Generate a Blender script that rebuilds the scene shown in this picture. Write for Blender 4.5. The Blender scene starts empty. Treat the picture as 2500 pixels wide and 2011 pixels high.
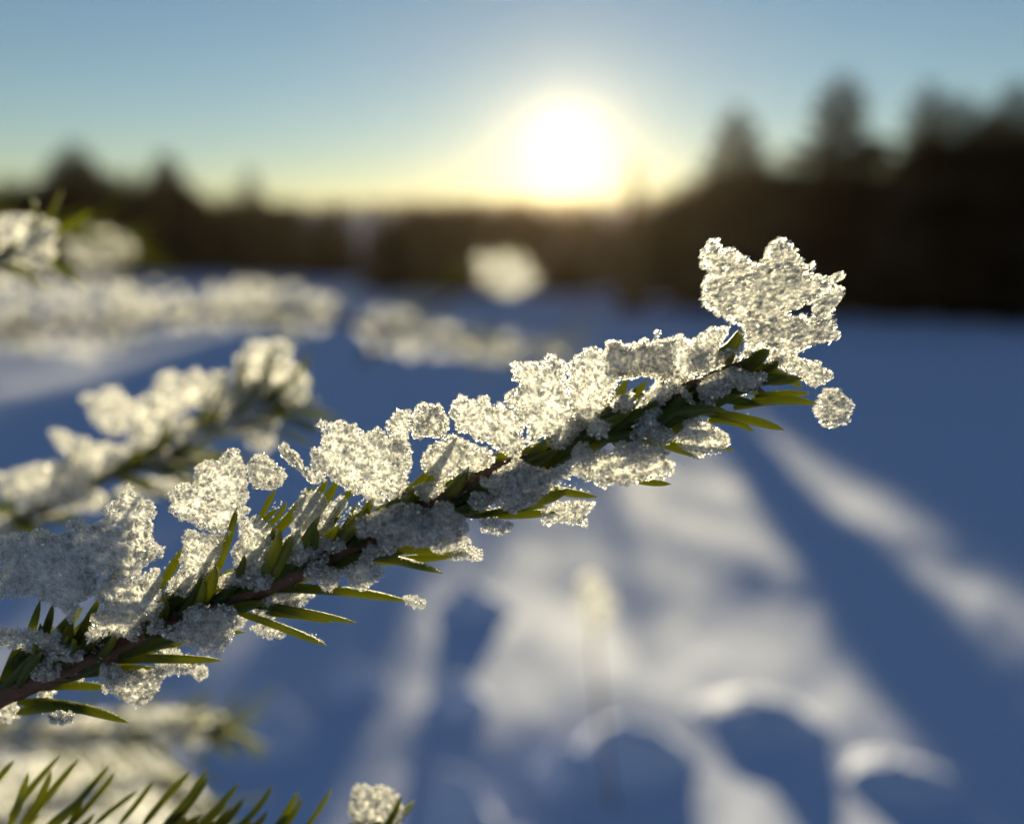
import bpy, math, random
import numpy as np
from mathutils import Vector, Matrix, Quaternion, noise

random.seed(7)
rng = np.random.default_rng(7)
sc = bpy.context.scene
col = sc.collection

# ------------------------------------------------------------------ camera
H = 1.5                      # lens height above the snow, metres
W_S, H_S = 2500.0, 2011.0    # size of the photograph
FOC = W_S / 2 / math.tan(math.radians(30))
PITCH = math.atan((H_S / 2 - 568) / FOC)
FWD = np.array([0, math.cos(PITCH), -math.sin(PITCH)])
UP = np.array([0, math.sin(PITCH), math.cos(PITCH)])
RT = np.array([1.0, 0, 0])
CAM = np.array([0, 0, H])
FOCUS = 0.121

cam_d = bpy.data.cameras.new('camera')
cam = bpy.data.objects.new('camera', cam_d)
col.objects.link(cam)
cam.location = CAM
cam.rotation_euler = (math.pi / 2 - PITCH, 0, 0)
cam_d.sensor_width = 36
cam_d.lens = 18 / math.tan(math.radians(30))
cam_d.clip_start = 0.01
cam_d.clip_end = 6000
cam_d.dof.use_dof = True
cam_d.dof.focus_distance = FOCUS + 0.001
cam_d.dof.aperture_fstop = cam_d.lens / 4.6
sc.camera = cam


def direction(px, py):
    d = RT * (px - W_S / 2) / FOC + UP * (H_S / 2 - py) / FOC + FWD
    return d / np.linalg.norm(d)


# ------------------------------------------------------------------ light
SUN = direction(1380, 345)
SUN_EL = math.asin(SUN[2])
SUN_AZ = math.atan2(SUN[0], SUN[1])

world = bpy.data.worlds.new('World')
sc.world = world
world.use_nodes = True
nt = world.node_tree
nt.nodes.clear()
N = nt.nodes.new
L = nt.links.new
out = N('ShaderNodeOutputWorld')
sky = N('ShaderNodeTexSky')
sky.sky_type = 'NISHITA'
sky.sun_disc = False
sky.sun_elevation = SUN_EL
sky.sun_rotation = SUN_AZ
sky.altitude = 300
sky.air_density = 1.0
sky.dust_density = 0.02
sky.ozone_density = 2.0
bg = N('ShaderNodeBackground')
bg.inputs['Strength'].default_value = 0.05
tint = N('ShaderNodeMix'); tint.data_type = 'RGBA'; tint.blend_type = 'MULTIPLY'
tint.inputs['Factor'].default_value = 1.0
tint.inputs['B'].default_value = (.98, .985, 1.04, 1)
L(sky.outputs['Color'], tint.inputs['A'])
L(tint.outputs['Result'], bg.inputs['Color'])
# the sun's own disc and the bright air round it
tc = N('ShaderNodeTexCoord')
nrm = N('ShaderNodeVectorMath'); nrm.operation = 'NORMALIZE'
L(tc.outputs['Generated'], nrm.inputs[0])
dot = N('ShaderNodeVectorMath'); dot.operation = 'DOT_PRODUCT'
dot.inputs[1].default_value = tuple(SUN)
L(nrm.outputs[0], dot.inputs[0])


def math_node(op, a, b=None):
    m = N('ShaderNodeMath'); m.operation = op
    for i, v in enumerate((a, b)):
        if v is None:
            continue
        if isinstance(v, (int, float)):
            m.inputs[i].default_value = v
        else:
            L(v, m.inputs[i])
    return m.outputs[0]


ang = math_node('ARCCOSINE', math_node('MINIMUM', dot.outputs['Value'], 1.0))


def glow(width_deg, power, strength, colour):
    t = math_node('DIVIDE', ang, math.radians(width_deg))
    t = math_node('POWER', t, power)
    e = math_node('EXPONENT', math_node('MULTIPLY', t, -1.0))
    b = N('ShaderNodeBackground')
    b.inputs['Color'].default_value = (*colour, 1)
    L(math_node('MULTIPLY', e, strength), b.inputs['Strength'])
    return b.outputs[0]


def add(a, b):
    n = N('ShaderNodeAddShader')
    L(a, n.inputs[0]); L(b, n.inputs[1])
    return n.outputs[0]


s = bg.outputs[0]
s = add(s, glow(0.60, 8, 90.0, (1.0, 0.93, 0.75)))
s = add(s, glow(1.4, 1.5, .22, (1.0, 0.86, 0.55)))
s = add(s, glow(5.0, 1.2, 0.04, (1.0, 0.84, 0.5)))
L(s, out.inputs['Surface'])

sun_d = bpy.data.lights.new('sun', 'SUN')
sun_d.energy = 5.0
sun_d.angle = math.radians(0.53)
sun_d.color = (1.0, 0.86, 0.50)
sun = bpy.data.objects.new('sun', sun_d)
col.objects.link(sun)
sun.rotation_euler = Vector(SUN).to_track_quat('Z', 'Y').to_euler()

sc.view_settings.view_transform = 'Standard'
sc.view_settings.look = 'None'
sc.view_settings.exposure = 1.2
sc.view_settings.gamma = 1.0
sc.view_settings.use_curve_mapping = False
sc.cycles.use_denoising = True
sc.cycles.max_bounces = 10
sc.cycles.diffuse_bounces = 4
sc.cycles.glossy_bounces = 3
sc.cycles.transmission_bounces = 8
sc.cycles.volume_bounces = 0
sc.cycles.transparent_max_bounces = 32
sc.cycles.sample_clamp_indirect = 6.0
sc.cycles.caustics_reflective = False
sc.cycles.caustics_refractive = False


# ------------------------------------------------------------------ materials
def new_mat(name):
    m = bpy.data.materials.new(name)
    m.use_nodes = True
    t = m.node_tree
    t.nodes.clear()
    o = t.nodes.new('ShaderNodeOutputMaterial')
    return m, t, o


def mixer(t, fac, a, b):
    n = t.nodes.new('ShaderNodeMixShader')
    n.inputs[0].default_value = fac
    t.links.new(a, n.inputs[1]); t.links.new(b, n.inputs[2])
    return n.outputs[0]


def bsdf(t, kind, colour=(1, 1, 1), **kw):
    n = t.nodes.new('ShaderNodeBsdf' + kind)
    n.inputs['Color' if kind != 'Principled' else 'Base Color'].default_value = (*colour, 1)
    for k, v in kw.items():
        n.inputs[k.replace('_', ' ')].default_value = v
    return n


def bump(t, target, scale, strength, distance, detail=4.0):
    tx = t.nodes.new('ShaderNodeTexCoord')
    nz = t.nodes.new('ShaderNodeTexNoise')
    nz.inputs['Scale'].default_value = scale
    nz.inputs['Detail'].default_value = detail
    b = t.nodes.new('ShaderNodeBump')
    b.inputs['Strength'].default_value = strength
    b.inputs['Distance'].default_value = distance
    t.links.new(tx.outputs['Object'], nz.inputs['Vector'])
    t.links.new(nz.outputs['Fac'], b.inputs['Height'])
    for x in target:
        t.links.new(b.outputs[0], x.inputs['Normal'])
    return nz


M = {}
# clear hoar crystals
m, t, o = new_mat('hoar_ice')
d = bsdf(t, 'Diffuse', (.86, .88, .92)); tr = bsdf(t, 'Translucent', (.95, .94, .93))
rf = bsdf(t, 'Refraction', (1, .99, .97), IOR=1.2, Roughness=.38); gl = bsdf(t, 'Glossy', (1, 1, 1), Roughness=.28)
a = mixer(t, .75, d.outputs[0], tr.outputs[0])
b = mixer(t, .38, a, rf.outputs[0])
tp = t.nodes.new('ShaderNodeBsdfTransparent')
t.links.new(mixer(t, .75, mixer(t, .16, b, gl.outputs[0]), tp.outputs[0]), o.inputs[0])
M['ice'] = m
# the same crystals on the boughs farther off, material dulled to cut backlit glare
m, t, o = new_mat('dimmed_ice')
d = bsdf(t, 'Diffuse', (.80, .82, .86)); tr = bsdf(t, 'Translucent', (.85, .84, .83))
tp = t.nodes.new('ShaderNodeBsdfTransparent')
t.links.new(mixer(t, .70, mixer(t, .75, d.outputs[0], tr.outputs[0]), tp.outputs[0]), o.inputs[0])
M['dimmed'] = m
# the packed white heart of a clump
m, t, o = new_mat('packed_frost')
d = bsdf(t, 'Diffuse', (.92, .93, .95)); tr = bsdf(t, 'Translucent', (.97, .97, .97))
bump(t, (d, tr), 1800, .9, .0006)
tp = t.nodes.new('ShaderNodeBsdfTransparent')
t.links.new(mixer(t, .14, mixer(t, .72, d.outputs[0], tr.outputs[0]), tp.outputs[0]), o.inputs[0])
M['core'] = m
m, t, o = new_mat('clear_ice_facet')
gl = bsdf(t, 'Glossy', (1, 1, 1), Roughness=.34); rf = bsdf(t, 'Refraction', (1, 1, 1), IOR=1.31, Roughness=.12)
tp = t.nodes.new('ShaderNodeBsdfTransparent')
t.links.new(mixer(t, .25, mixer(t, .30, gl.outputs[0], rf.outputs[0]), tp.outputs[0]), o.inputs[0])
M['facet'] = m
# needles
m, t, o = new_mat('spruce_needle')
at = t.nodes.new('ShaderNodeAttribute'); at.attribute_name = 'tip'
info = t.nodes.new('ShaderNodeObjectInfo')
ramp = t.nodes.new('ShaderNodeValToRGB')
ramp.color_ramp.elements[0].position = 0.0; ramp.color_ramp.elements[0].color = (.022, .040, .010, 1)
ramp.color_ramp.elements[1].position = 1.0; ramp.color_ramp.elements[1].color = (.30, .20, .07, 1)
e = ramp.color_ramp.elements.new(.90); e.color = (.035, .060, .012, 1)
t.links.new(at.outputs['Fac'], ramp.inputs[0])
hs = t.nodes.new('ShaderNodeHueSaturation')
mr = t.nodes.new('ShaderNodeMapRange'); mr.inputs['To Min'].default_value = .7; mr.inputs['To Max'].default_value = 1.5
t.links.new(info.outputs['Random'], mr.inputs['Value'])
t.links.new(mr.outputs[0], hs.inputs['Value']); t.links.new(ramp.outputs[0], hs.inputs['Color'])
p = bsdf(t, 'Principled', Roughness=.5)
p.inputs['Specular IOR Level'].default_value = .25
bd = t.nodes.new('ShaderNodeAttribute'); bd.attribute_name = 'band'
wn = t.nodes.new('ShaderNodeTexNoise'); wn.inputs['Scale'].default_value = 45
tn = t.nodes.new('ShaderNodeTexCoord'); t.links.new(tn.outputs['Object'], wn.inputs['Vector'])
bm_ = t.nodes.new('ShaderNodeMath'); bm_.operation = 'MULTIPLY'
t.links.new(bd.outputs['Fac'], bm_.inputs[0]); t.links.new(wn.outputs['Fac'], bm_.inputs[1])
mc = t.nodes.new('ShaderNodeMix'); mc.data_type = 'RGBA'
mc.inputs['B'].default_value = (.16, .19, .12, 1)
t.links.new(bm_.outputs[0], mc.inputs['Factor']); t.links.new(hs.outputs[0], mc.inputs['A'])
t.links.new(mc.outputs['Result'], p.inputs['Base Color'])
tr = bsdf(t, 'Translucent', (.58, .60, .03))
bump(t, (p,), 40, .3, .02)
t.links.new(mixer(t, .45, p.outputs[0], tr.outputs[0]), o.inputs[0])
M['needle'] = m
# bark
m, t, o = new_mat('twig_bark')
p = bsdf(t, 'Principled', (.10, .045, .025), Roughness=.7)
nz = bump(t, (p,), 900, .8, .0003)
rp = t.nodes.new('ShaderNodeValToRGB')
rp.color_ramp.elements[0].color = (.030, .014, .009, 1); rp.color_ramp.elements[1].color = (.13, .05, .026, 1)
t.links.new(nz.outputs['Fac'], rp.inputs[0]); t.links.new(rp.outputs[0], p.inputs['Base Color'])
t.links.new(p.outputs[0], o.inputs[0])
M['bark'] = m
# ground snow
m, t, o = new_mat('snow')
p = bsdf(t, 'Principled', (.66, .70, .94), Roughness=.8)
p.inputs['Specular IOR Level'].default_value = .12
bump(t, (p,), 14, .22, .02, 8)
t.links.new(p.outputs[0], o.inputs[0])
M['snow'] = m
# trees in the background
m, t, o = new_mat('spruce_crown')
d = bsdf(t, 'Diffuse', (.03, .035, .015)); tr = bsdf(t, 'Translucent', (.05, .045, .012))
nz = t.nodes.new('ShaderNodeTexNoise'); nz.inputs['Scale'].default_value = 6
tx = t.nodes.new('ShaderNodeTexCoord'); t.links.new(tx.outputs['Object'], nz.inputs['Vector'])
rp = t.nodes.new('ShaderNodeValToRGB')
rp.color_ramp.elements[0].position = .35; rp.color_ramp.elements[0].color = (.045, .032, .018, 1)
rp.color_ramp.elements[1].position = .7; rp.color_ramp.elements[1].color = (.11, .075, .045, 1)
t.links.new(nz.outputs['Fac'], rp.inputs[0]); t.links.new(rp.outputs[0], d.inputs['Color'])
t.links.new(mixer(t, .25, d.outputs[0], tr.outputs[0]), o.inputs[0])
M['crown'] = m
m, t, o = new_mat('tree_trunk')
p = bsdf(t, 'Principled', (.07, .05, .035), Roughness=.9); bump(t, (p,), 20, .6, .03)
t.links.new(p.outputs[0], o.inputs[0])
M['trunk'] = m


# ------------------------------------------------------------------ helpers
def mesh_from(name, v, tri, mats, mat_idx=None, smooth=None, attr=None):
    """triangles or quads given as an (n,k) array"""
    me = bpy.data.meshes.new(name)
    v = np.asarray(v, dtype=np.float32); tri = np.asarray(tri, dtype=np.int32)
    k = tri.shape[1]
    me.vertices.add(len(v)); me.vertices.foreach_set('co', v.ravel())
    me.loops.add(tri.size); me.loops.foreach_set('vertex_index', tri.ravel())
    me.polygons.add(len(tri))
    me.polygons.foreach_set('loop_start', np.arange(0, tri.size, k, dtype=np.int32))
    me.polygons.foreach_set('loop_total', np.full(len(tri), k, dtype=np.int32))
    for mm in mats:
        me.materials.append(mm)
    if mat_idx is not None:
        me.polygons.foreach_set('material_index', np.asarray(mat_idx, dtype=np.int32))
    if smooth is not None:
        me.polygons.foreach_set('use_smooth', np.broadcast_to(smooth, (len(tri),)).astype(bool))
    me.update(calc_edges=True)
    if attr is not None:
        a_ = me.attributes.new(attr[0], 'FLOAT', 'POINT')
        a_.data.foreach_set('value', np.asarray(attr[1], dtype=np.float32))
    return me


def link(name, me, parent=None, loc=(0, 0, 0)):
    o = bpy.data.objects.new(name, me)
    col.objects.link(o)
    if parent is not None:
        o.parent = parent
    o.location = loc
    return o


def tag(o, label=None, cat=None, group=None, kind=None):
    if label: o['label'] = label
    if cat: o['category'] = cat
    if group: o['group'] = group
    if kind: o['kind'] = kind
    return o


def thing(name, loc, label, cat, group=None):
    return tag(link(name, None, None, loc), label, cat, group)


def at_depth(xy, z):
    """photo pixel + distance along the view axis -> a place in the world"""
    xy = np.atleast_2d(np.asarray(xy, dtype=float)); z = np.broadcast_to(z, (len(xy),))
    return CAM + z[:, None] * (RT * ((xy[:, :1] - W_S / 2) / FOC) + UP * ((H_S / 2 - xy[:, 1:2]) / FOC) + FWD)


VS = 2500 / 2156.0
CROPS = {0: (0, 0, VS), 1: (40, 1100, 660 / 1635), 2: (400, 1000, 660 / 1761), 3: (700, 900, 560 / 1766),
         4: (1050, 800, 600 / 1892), 5: (1500, 540, 650 / 1761), 6: (40, 500, 760 / 1757), 7: (40, 1500, 960 / 2156)}


def px(crop, pts):
    x0, y0, s_ = CROPS[crop]
    if len(pts) > 5:      # what meets the left edge of the picture goes on beyond it
        lim, to = {1: (76, -130), 6: (71, -110), 0: (21, -60)}.get(crop, (-1e9, 0))
        pts = [((to + (i * 37 % 23), y) if x <= lim and x > -70 else (x, y)) for i, (x, y) in enumerate(pts)]
    return np.array([(x0 + s_ * x, y0 + s_ * y) for x, y in pts], dtype=float)


def edge_distance(P, poly):
    A = poly; B = np.roll(poly, -1, 0)
    d = B - A
    L2 = (d ** 2).sum(1) + 1e-9
    out_ = np.full(len(P), 1e9)
    inside = np.zeros(len(P), bool)
    for i in range(len(A)):
        t_ = np.clip(((P - A[i]) @ d[i]) / L2[i], 0, 1)
        q = P - A[i] - t_[:, None] * d[i]
        out_ = np.minimum(out_, np.hypot(q[:, 0], q[:, 1]))
        c = (A[i, 1] > P[:, 1]) != (B[i, 1] > P[:, 1])
        with np.errstate(divide='ignore', invalid='ignore'):
            xi = (B[i, 0] - A[i, 0]) * (P[:, 1] - A[i, 1]) / (B[i, 1] - A[i, 1]) + A[i, 0]
        inside ^= c & (P[:, 0] < xi)
    return out_, inside


# a small irregular six-sided crystal, 8 vertices
hexa = [(math.cos(k * math.pi / 3), math.sin(k * math.pi / 3), 0) for k in range(6)]
CRY_V = np.array(hexa + [(0, 0, 1), (0, 0, -1)])
CRY_F = np.array([(k, (k + 1) % 6, 6) for k in range(6)] + [((k + 1) % 6, k, 7) for k in range(6)])


def crystals(centres, size, axis=None, stretch=1.0, flat=.45):
    """many crystals at the given points; size per crystal; axis = preferred long direction"""
    n = len(centres)
    q = rng.normal(size=(n, 4)); q /= np.linalg.norm(q, axis=1)[:, None]
    w, x, y, z = q.T
    R = np.stack([np.stack([1 - 2 * (y * y + z * z), 2 * (x * y - z * w), 2 * (x * z + y * w)], -1),
                  np.stack([2 * (x * y + z * w), 1 - 2 * (x * x + z * z), 2 * (y * z - x * w)], -1),
                  np.stack([2 * (x * z - y * w), 2 * (y * z + x * w), 1 - 2 * (x * x + y * y)], -1)], 1)
    V = CRY_V[None] * (1 + .28 * rng.normal(size=(n, 8, 1))).clip(.4, 1.6)
    sc_ = np.stack([size * rng.uniform(.8, 1.2, n), size * rng.uniform(.7, 1.1, n), size * rng.uniform(flat * .5, flat * 1.6, n)], 1)
    V = V * sc_[:, None, :]
    V = np.einsum('nij,nkj->nki', R, V)
    if axis is not None:
        ax = np.atleast_2d(axis); ax = ax / np.linalg.norm(ax, axis=1)[:, None]
        ax = np.broadcast_to(ax, (n, 3)) + .18 * rng.normal(size=(n, 3)); ax /= np.linalg.norm(ax, axis=1)[:, None]
        pr = (V * ax[:, None, :]).sum(-1, keepdims=True)
        V = V + ax[:, None, :] * pr * (stretch - 1)
    V = V + centres[:, None, :]
    F = CRY_F[None] + (np.arange(n) * 8)[:, None, None]
    return V.reshape(-1, 3), F.reshape(-1, 3)


def grid_noise(P, scale, seed):
    """cheap smooth 2-D noise"""
    r = np.random.default_rng(seed)
    v = np.zeros(len(P))
    for o_ in range(4):
        for _ in range(3):
            a_ = r.uniform(0, 2 * math.pi); ph = r.uniform(0, 6.28)
            k = 2 ** o_ / scale * r.uniform(.8, 1.3) * 2 * math.pi
            v += np.sin((P[:, 0] * math.cos(a_) + P[:, 1] * math.sin(a_)) * k + ph) / 2 ** (o_ * .8) / 3
    return v


def frost_clump(parent, crop, pts, z, thick=1.0, size=4.2, layers=2.6, axis=None, stretch=1.0, core=True,
                label=None, name='frost_clump', flat=.45, facets=.07, ice='ice'):
    """a clump of hoar frost: outline at its own distance, real thickness, crystals all through its skin"""
    poly = px(crop, pts)
    area = abs(sum(poly[i - 1][0] * poly[i][1] - poly[i][0] * poly[i - 1][1] for i in range(len(poly)))) / 2
    per = np.linalg.norm(poly - np.roll(poly, 1, 0), axis=1).sum()
    R = min(42.0, 1.9 * area / per * 1.2)          # edge rounding radius, px
    T = R * thick                                 # half thickness, px
    m_per_px = z / FOC
    seed = abs(int(poly[0][0] * 7 + poly[0][1])) + 1
    n_try = int(layers * area / (size * size * 1.5) * 1.7) + 60
    lo, hi = poly.min(0), poly.max(0)
    bb = (hi - lo).prod()
    P = lo + rng.random((int(n_try * bb / area), 2)) * (hi - lo)
    wob = np.stack([grid_noise(P, 22, seed), grid_noise(P, 22, seed + 1)], 1) * 3.0
    dist, ins = edge_distance(P + wob, poly)
    keep = ins
    if axis is None and core:
        keep = keep & ((dist < R * .45) | (rng.random(len(P)) < .5) | (grid_noise(P, 70, seed + 6) > .35))
    P, dist = P[keep], dist[keep]
    prof = np.sqrt(1 - (1 - np.minimum(dist / R, 1)) ** 2)
    lump = 1 + .5 * grid_noise(P, 34, seed + 2)
    tz = T * prof * lump
    u = rng.random(len(P))
    side = np.where(rng.random(len(P)) < .6, -1, 1)
    dz = side * tz * (1 - .45 * u ** 1.5)
    skel_bend = grid_noise(P, 160, seed + 4) * R * .35
    C = at_depth(P, z + (dz + skel_bend) * m_per_px)
    sz = size * rng.uniform(.45, 1.25, len(P)) * m_per_px
    ax = None
    if axis is not None:
        ax = RT * axis[0] - UP * axis[1] + FWD * (axis[2] if len(axis) > 2 else 0)
    V, F = crystals(C, sz, ax, stretch, flat)
    mi = np.repeat(np.where(rng.random(len(C)) < facets, 2, 0), len(CRY_F)); sm = rng.random(len(C)) < .5
    smf = np.repeat(sm, len(CRY_F))
    if core:
        g = size * 1.1
        xs = np.arange(lo[0], hi[0] + g, g); ys = np.arange(lo[1], hi[1] + g, g)
        X, Y = np.meshgrid(xs, ys); G = np.stack([X.ravel(), Y.ravel()], 1)
        G = G + rng.uniform(-.3, .3, G.shape) * g
        dg, ig = edge_distance(G, poly)
        mg = size * (1.6 + 1.4 * grid_noise(G, 60, seed + 5)).clip(.7, 5)
        ok = ig & (dg > mg)
        dd = np.maximum(dg - mg, 0)
        pr = np.sqrt(1 - (1 - np.minimum(dd / R, 1)) ** 2) * (1 + .5 * grid_noise(G, 34, seed + 2))
        h = T * .86 * pr + rng.uniform(-.5, .5, len(G)) * size * .5
        h = np.maximum(h, .5)
        bend = grid_noise(G, 160, seed + 4) * R * .35
        ny, nx = X.shape
        idx = np.arange(ny * nx).reshape(ny, nx)
        okg = ok.reshape(ny, nx)
        cell = okg[:-1, :-1] & okg[1:, :-1] & okg[:-1, 1:] & okg[1:, 1:]
        q = np.stack([idx[:-1, :-1][cell], idx[:-1, 1:][cell], idx[1:, 1:][cell], idx[1:, :-1][cell]], 1)
        if len(q):
            front = at_depth(G, z + (-h + bend) * m_per_px); back = at_depth(G, z + (h + bend) * m_per_px)
            tris = np.concatenate([q[:, [0, 1, 2]], q[:, [0, 2, 3]]])
            n0 = len(V); nG = len(G)
            # side walls
            e_ = np.sort(np.concatenate([q[:, [0, 1]], q[:, [1, 2]], q[:, [2, 3]], q[:, [3, 0]]]), 1)
            ue, cnt = np.unique(e_, axis=0, return_counts=True)
            be = ue[cnt == 1]
            wall = np.concatenate([np.stack([be[:, 0], be[:, 1], be[:, 1] + nG], 1), np.stack([be[:, 0], be[:, 1] + nG, be[:, 0] + nG], 1)])
            allf = np.concatenate([tris, tris[:, ::-1] + nG, wall])
            used, inv = np.unique(allf, return_inverse=True)
            cv = np.concatenate([front, back])[used]
            V = np.concatenate([V, cv]); F = np.concatenate([F, inv.reshape(-1, 3) + n0])
            mi = np.concatenate([mi, np.ones(len(tris), int), np.zeros(len(allf) - len(tris), int)])
            smf = np.concatenate([smf, np.ones(len(allf), bool)])
    c = V.mean(0)
    me = mesh_from(name, V - c, F, [M[ice], M['core'], M['facet']], mi, smf)
    o_ = link(name, me, parent, Vector(c) - (parent.location if parent else Vector()))
    if label:
        o_['label'] = label
    return o_


# ---------------------------------------------------------------- needles
def needle_mesh(bend, twist, w=.060, th=.040):
    rings, sides = 12, 12
    v, f, tip, band = [], [], [], []
    for i in range(rings):
        t_ = i / (rings - 1)
        if t_ < .12: r = .45 + .55 * (t_ / .12)
        elif t_ < .66: r = 1.0
        else: r = max(0, 1 - ((t_ - .66) / .342) ** 1.8) ** .75 * .97 + .02
        r = max(r, .05)
        z = bend * 4 * t_ * (1 - t_) * .5 + bend * .3 * t_ * t_ * 0
        for k in range(sides):
            a_ = 2 * math.pi * k / sides + twist * t_
            keel = (1.0, .86, .86)[k % 3]
            v.append((t_, math.cos(a_) * w * r * keel, z + math.sin(a_) * th * r * keel)); tip.append(t_); band.append(1.0 if k in (4, 2, 8, 10) else 0.0)
        if i:
            for k in range(sides):
                a0 = (i - 1) * sides + k; a1 = (i - 1) * sides + (k + 1) % sides
                f.append((a0, a1, a1 + sides, a0 + sides))
    me = mesh_from('needle', v, f, [M['needle']], None, True, ('tip', tip))
    a_ = me.attributes.new('band', 'FLOAT', 'POINT'); a_.data.foreach_set('value', np.array(band, dtype=np.float32))
    return me


NEEDLES = [needle_mesh(b, tw) for b, tw in ((.04, .2), (.09, -.3), (.14, .4), (-.03, .1), (.18, -.2), (.02, .6))]


def put_needle(parent, base, tip, up, variant=None, width=1.0):
    """one needle from base to tip, bowed towards 'up'"""
    base = np.asarray(base); tip = np.asarray(tip)
    X = tip - base; Ln = np.linalg.norm(X); X = X / Ln
    Z = np.asarray(up, float); Z = Z - X * (Z @ X); Z /= np.linalg.norm(Z) + 1e-9
    Y = np.cross(Z, X)
    me = NEEDLES[variant if variant is not None else random.randrange(len(NEEDLES))]
    ws = width * .0135          # a needle's girth does not depend on its length
    o_ = link('needle', me, parent)
    pl = np.array(parent.location)
    b_ = base - pl
    mat = Matrix(((X[0] * Ln, Y[0] * ws, Z[0] * ws, b_[0]), (X[1] * Ln, Y[1] * ws, Z[1] * ws, b_[1]),
                  (X[2] * Ln, Y[2] * ws, Z[2] * ws, b_[2]), (0, 0, 0, 1)))
    o_.matrix_basis = mat
    return o_


def tube(name, pts, radii, mat, parent, sides=12, rough=.12, sub=6):
    pts = [Vector(p_) for p_ in pts]
    P, Rr = [], []
    for i in range(len(pts) - 1):
        p0 = pts[max(i - 1, 0)]; p1 = pts[i]; p2 = pts[i + 1]; p3 = pts[min(i + 2, len(pts) - 1)]
        for j in range(sub):
            t_ = j / sub
            P.append(.5 * ((2 * p1) + (p2 - p0) * t_ + (2 * p0 - 5 * p1 + 4 * p2 - p3) * t_ ** 2 + (3 * p1 - p0 - 3 * p2 + p3) * t_ ** 3))
            Rr.append(radii[i] * (1 - t_) + radii[i + 1] * t_)
    P.append(pts[-1]); Rr.append(radii[-1])
    v, f = [], []
    c = sum(P, Vector()) / len(P)
    for i, p_ in enumerate(P):
        d_ = (P[min(i + 1, len(P) - 1)] - P[max(i - 1, 0)]).normalized()
        a_ = d_.orthogonal().normalized() if abs(d_.z) > .95 else d_.cross(Vector((0, 0, 1))).normalized()
        b_ = d_.cross(a_)
        for k in range(sides):
            th = 2 * math.pi * k / sides
            r = Rr[i] * (1 + rough * random.uniform(-1, 1))
            v.append(p_ - c + a_ * math.cos(th) * r + b_ * math.sin(th) * r)
        if i:
            for k in range(sides):
                a0 = (i - 1) * sides + k; a1 = (i - 1) * sides + (k + 1) % sides
                f.append((a0, a1, a1 + sides, a0 + sides))
    n = len(P)
    v.append(P[0] - c); v.append(P[-1] - c)
    me = mesh_from(name, np.array([tuple(x) for x in v]), np.array(f), [mat], None, True)
    loc = c - (parent.location if parent else Vector())
    return link(name, me, parent, loc), P


# ------------------------------------------------------------------ ground
def ground_z(x, y):
    r = math.hypot(x, y)
    z = 0.0
    k = min(1.0, r / 1.2)
    z += .055 * k * noise.noise((x * .9, y * .55, 0)) * min(1, 14 / (r + 3))
    z += .028 * noise.noise((x * 2.6, y * 1.7, 3)) * min(1, 8 / (r + 2))
    z += .011 * noise.noise((x * 7, y * 5, 7)) * min(1, 4 / (r + 1))
    if r > 30:
        z += .5 * noise.noise((x * .02, y * .02, 1)) * min(1, (r - 30) / 60)
    return z


rad = [0.0] + list(np.geomspace(.25, 280, 170))
angs = []
a0 = -math.pi
while a0 < math.pi - 1e-6:
    angs.append(a0)
    a0 += .010 if abs(a0) < .62 else .06
verts, faces = [], []
na = len(angs)
for r_ in rad:
    for a_ in angs:
        x, y = r_ * math.sin(a_), r_ * math.cos(a_)
        verts.append((x, y, ground_z(x, y)))
V = np.array(verts)
i0, j0 = np.meshgrid(np.arange(len(rad) - 1), np.arange(na), indexing='ij')
i0, j0 = i0.ravel(), j0.ravel(); j1 = (j0 + 1) % na
F = np.stack([i0 * na + j0, (i0 + 1) * na + j0, (i0 + 1) * na + j1, i0 * na + j1], 1)
F = F[:, ::-1]
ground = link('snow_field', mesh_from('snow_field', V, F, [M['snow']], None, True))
tag(ground, 'blue shadowed snow field with patches of low sunlight', None, None, 'structure')

# distant wooded hill
HILL_D = 110.0


def hill_top(x):
    return 1.5 + HILL_D * .0405 * (1 + .05 * math.sin(x * .043 + 1) + .05 * math.sin(x * .016)) - 1.2 - 1.3 * math.exp(-((x + 86) / 40) ** 2)


def hill_z(x, y):
    t_ = min(max((y - 52) / (HILL_D - 52), 0), 1)
    s_ = t_ * t_ * (3 - 2 * t_)
    return hill_top(x) * s_ - .3 + (.3 * noise.noise((x * .1, y * .1, 5)) * t_)


xs = np.linspace(-240, 240, 121); ys = np.concatenate([np.linspace(52, 160, 40), [200, 260]])
X, Y = np.meshgrid(xs, ys)
V = np.array([(x, y, hill_z(x, min(y, 150)) if y < 170 else hill_top(x) * .7) for x, y in zip(X.ravel(), Y.ravel())])
ny, nx = X.shape
idx = np.arange(ny * nx).reshape(ny, nx)
F = np.stack([idx[:-1, :-1].ravel(), idx[:-1, 1:].ravel(), idx[1:, 1:].ravel(), idx[1:, :-1].ravel()], 1)
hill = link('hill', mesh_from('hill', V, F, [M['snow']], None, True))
tag(hill, 'low snowy hill far behind the field', None, None, 'structure')
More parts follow.
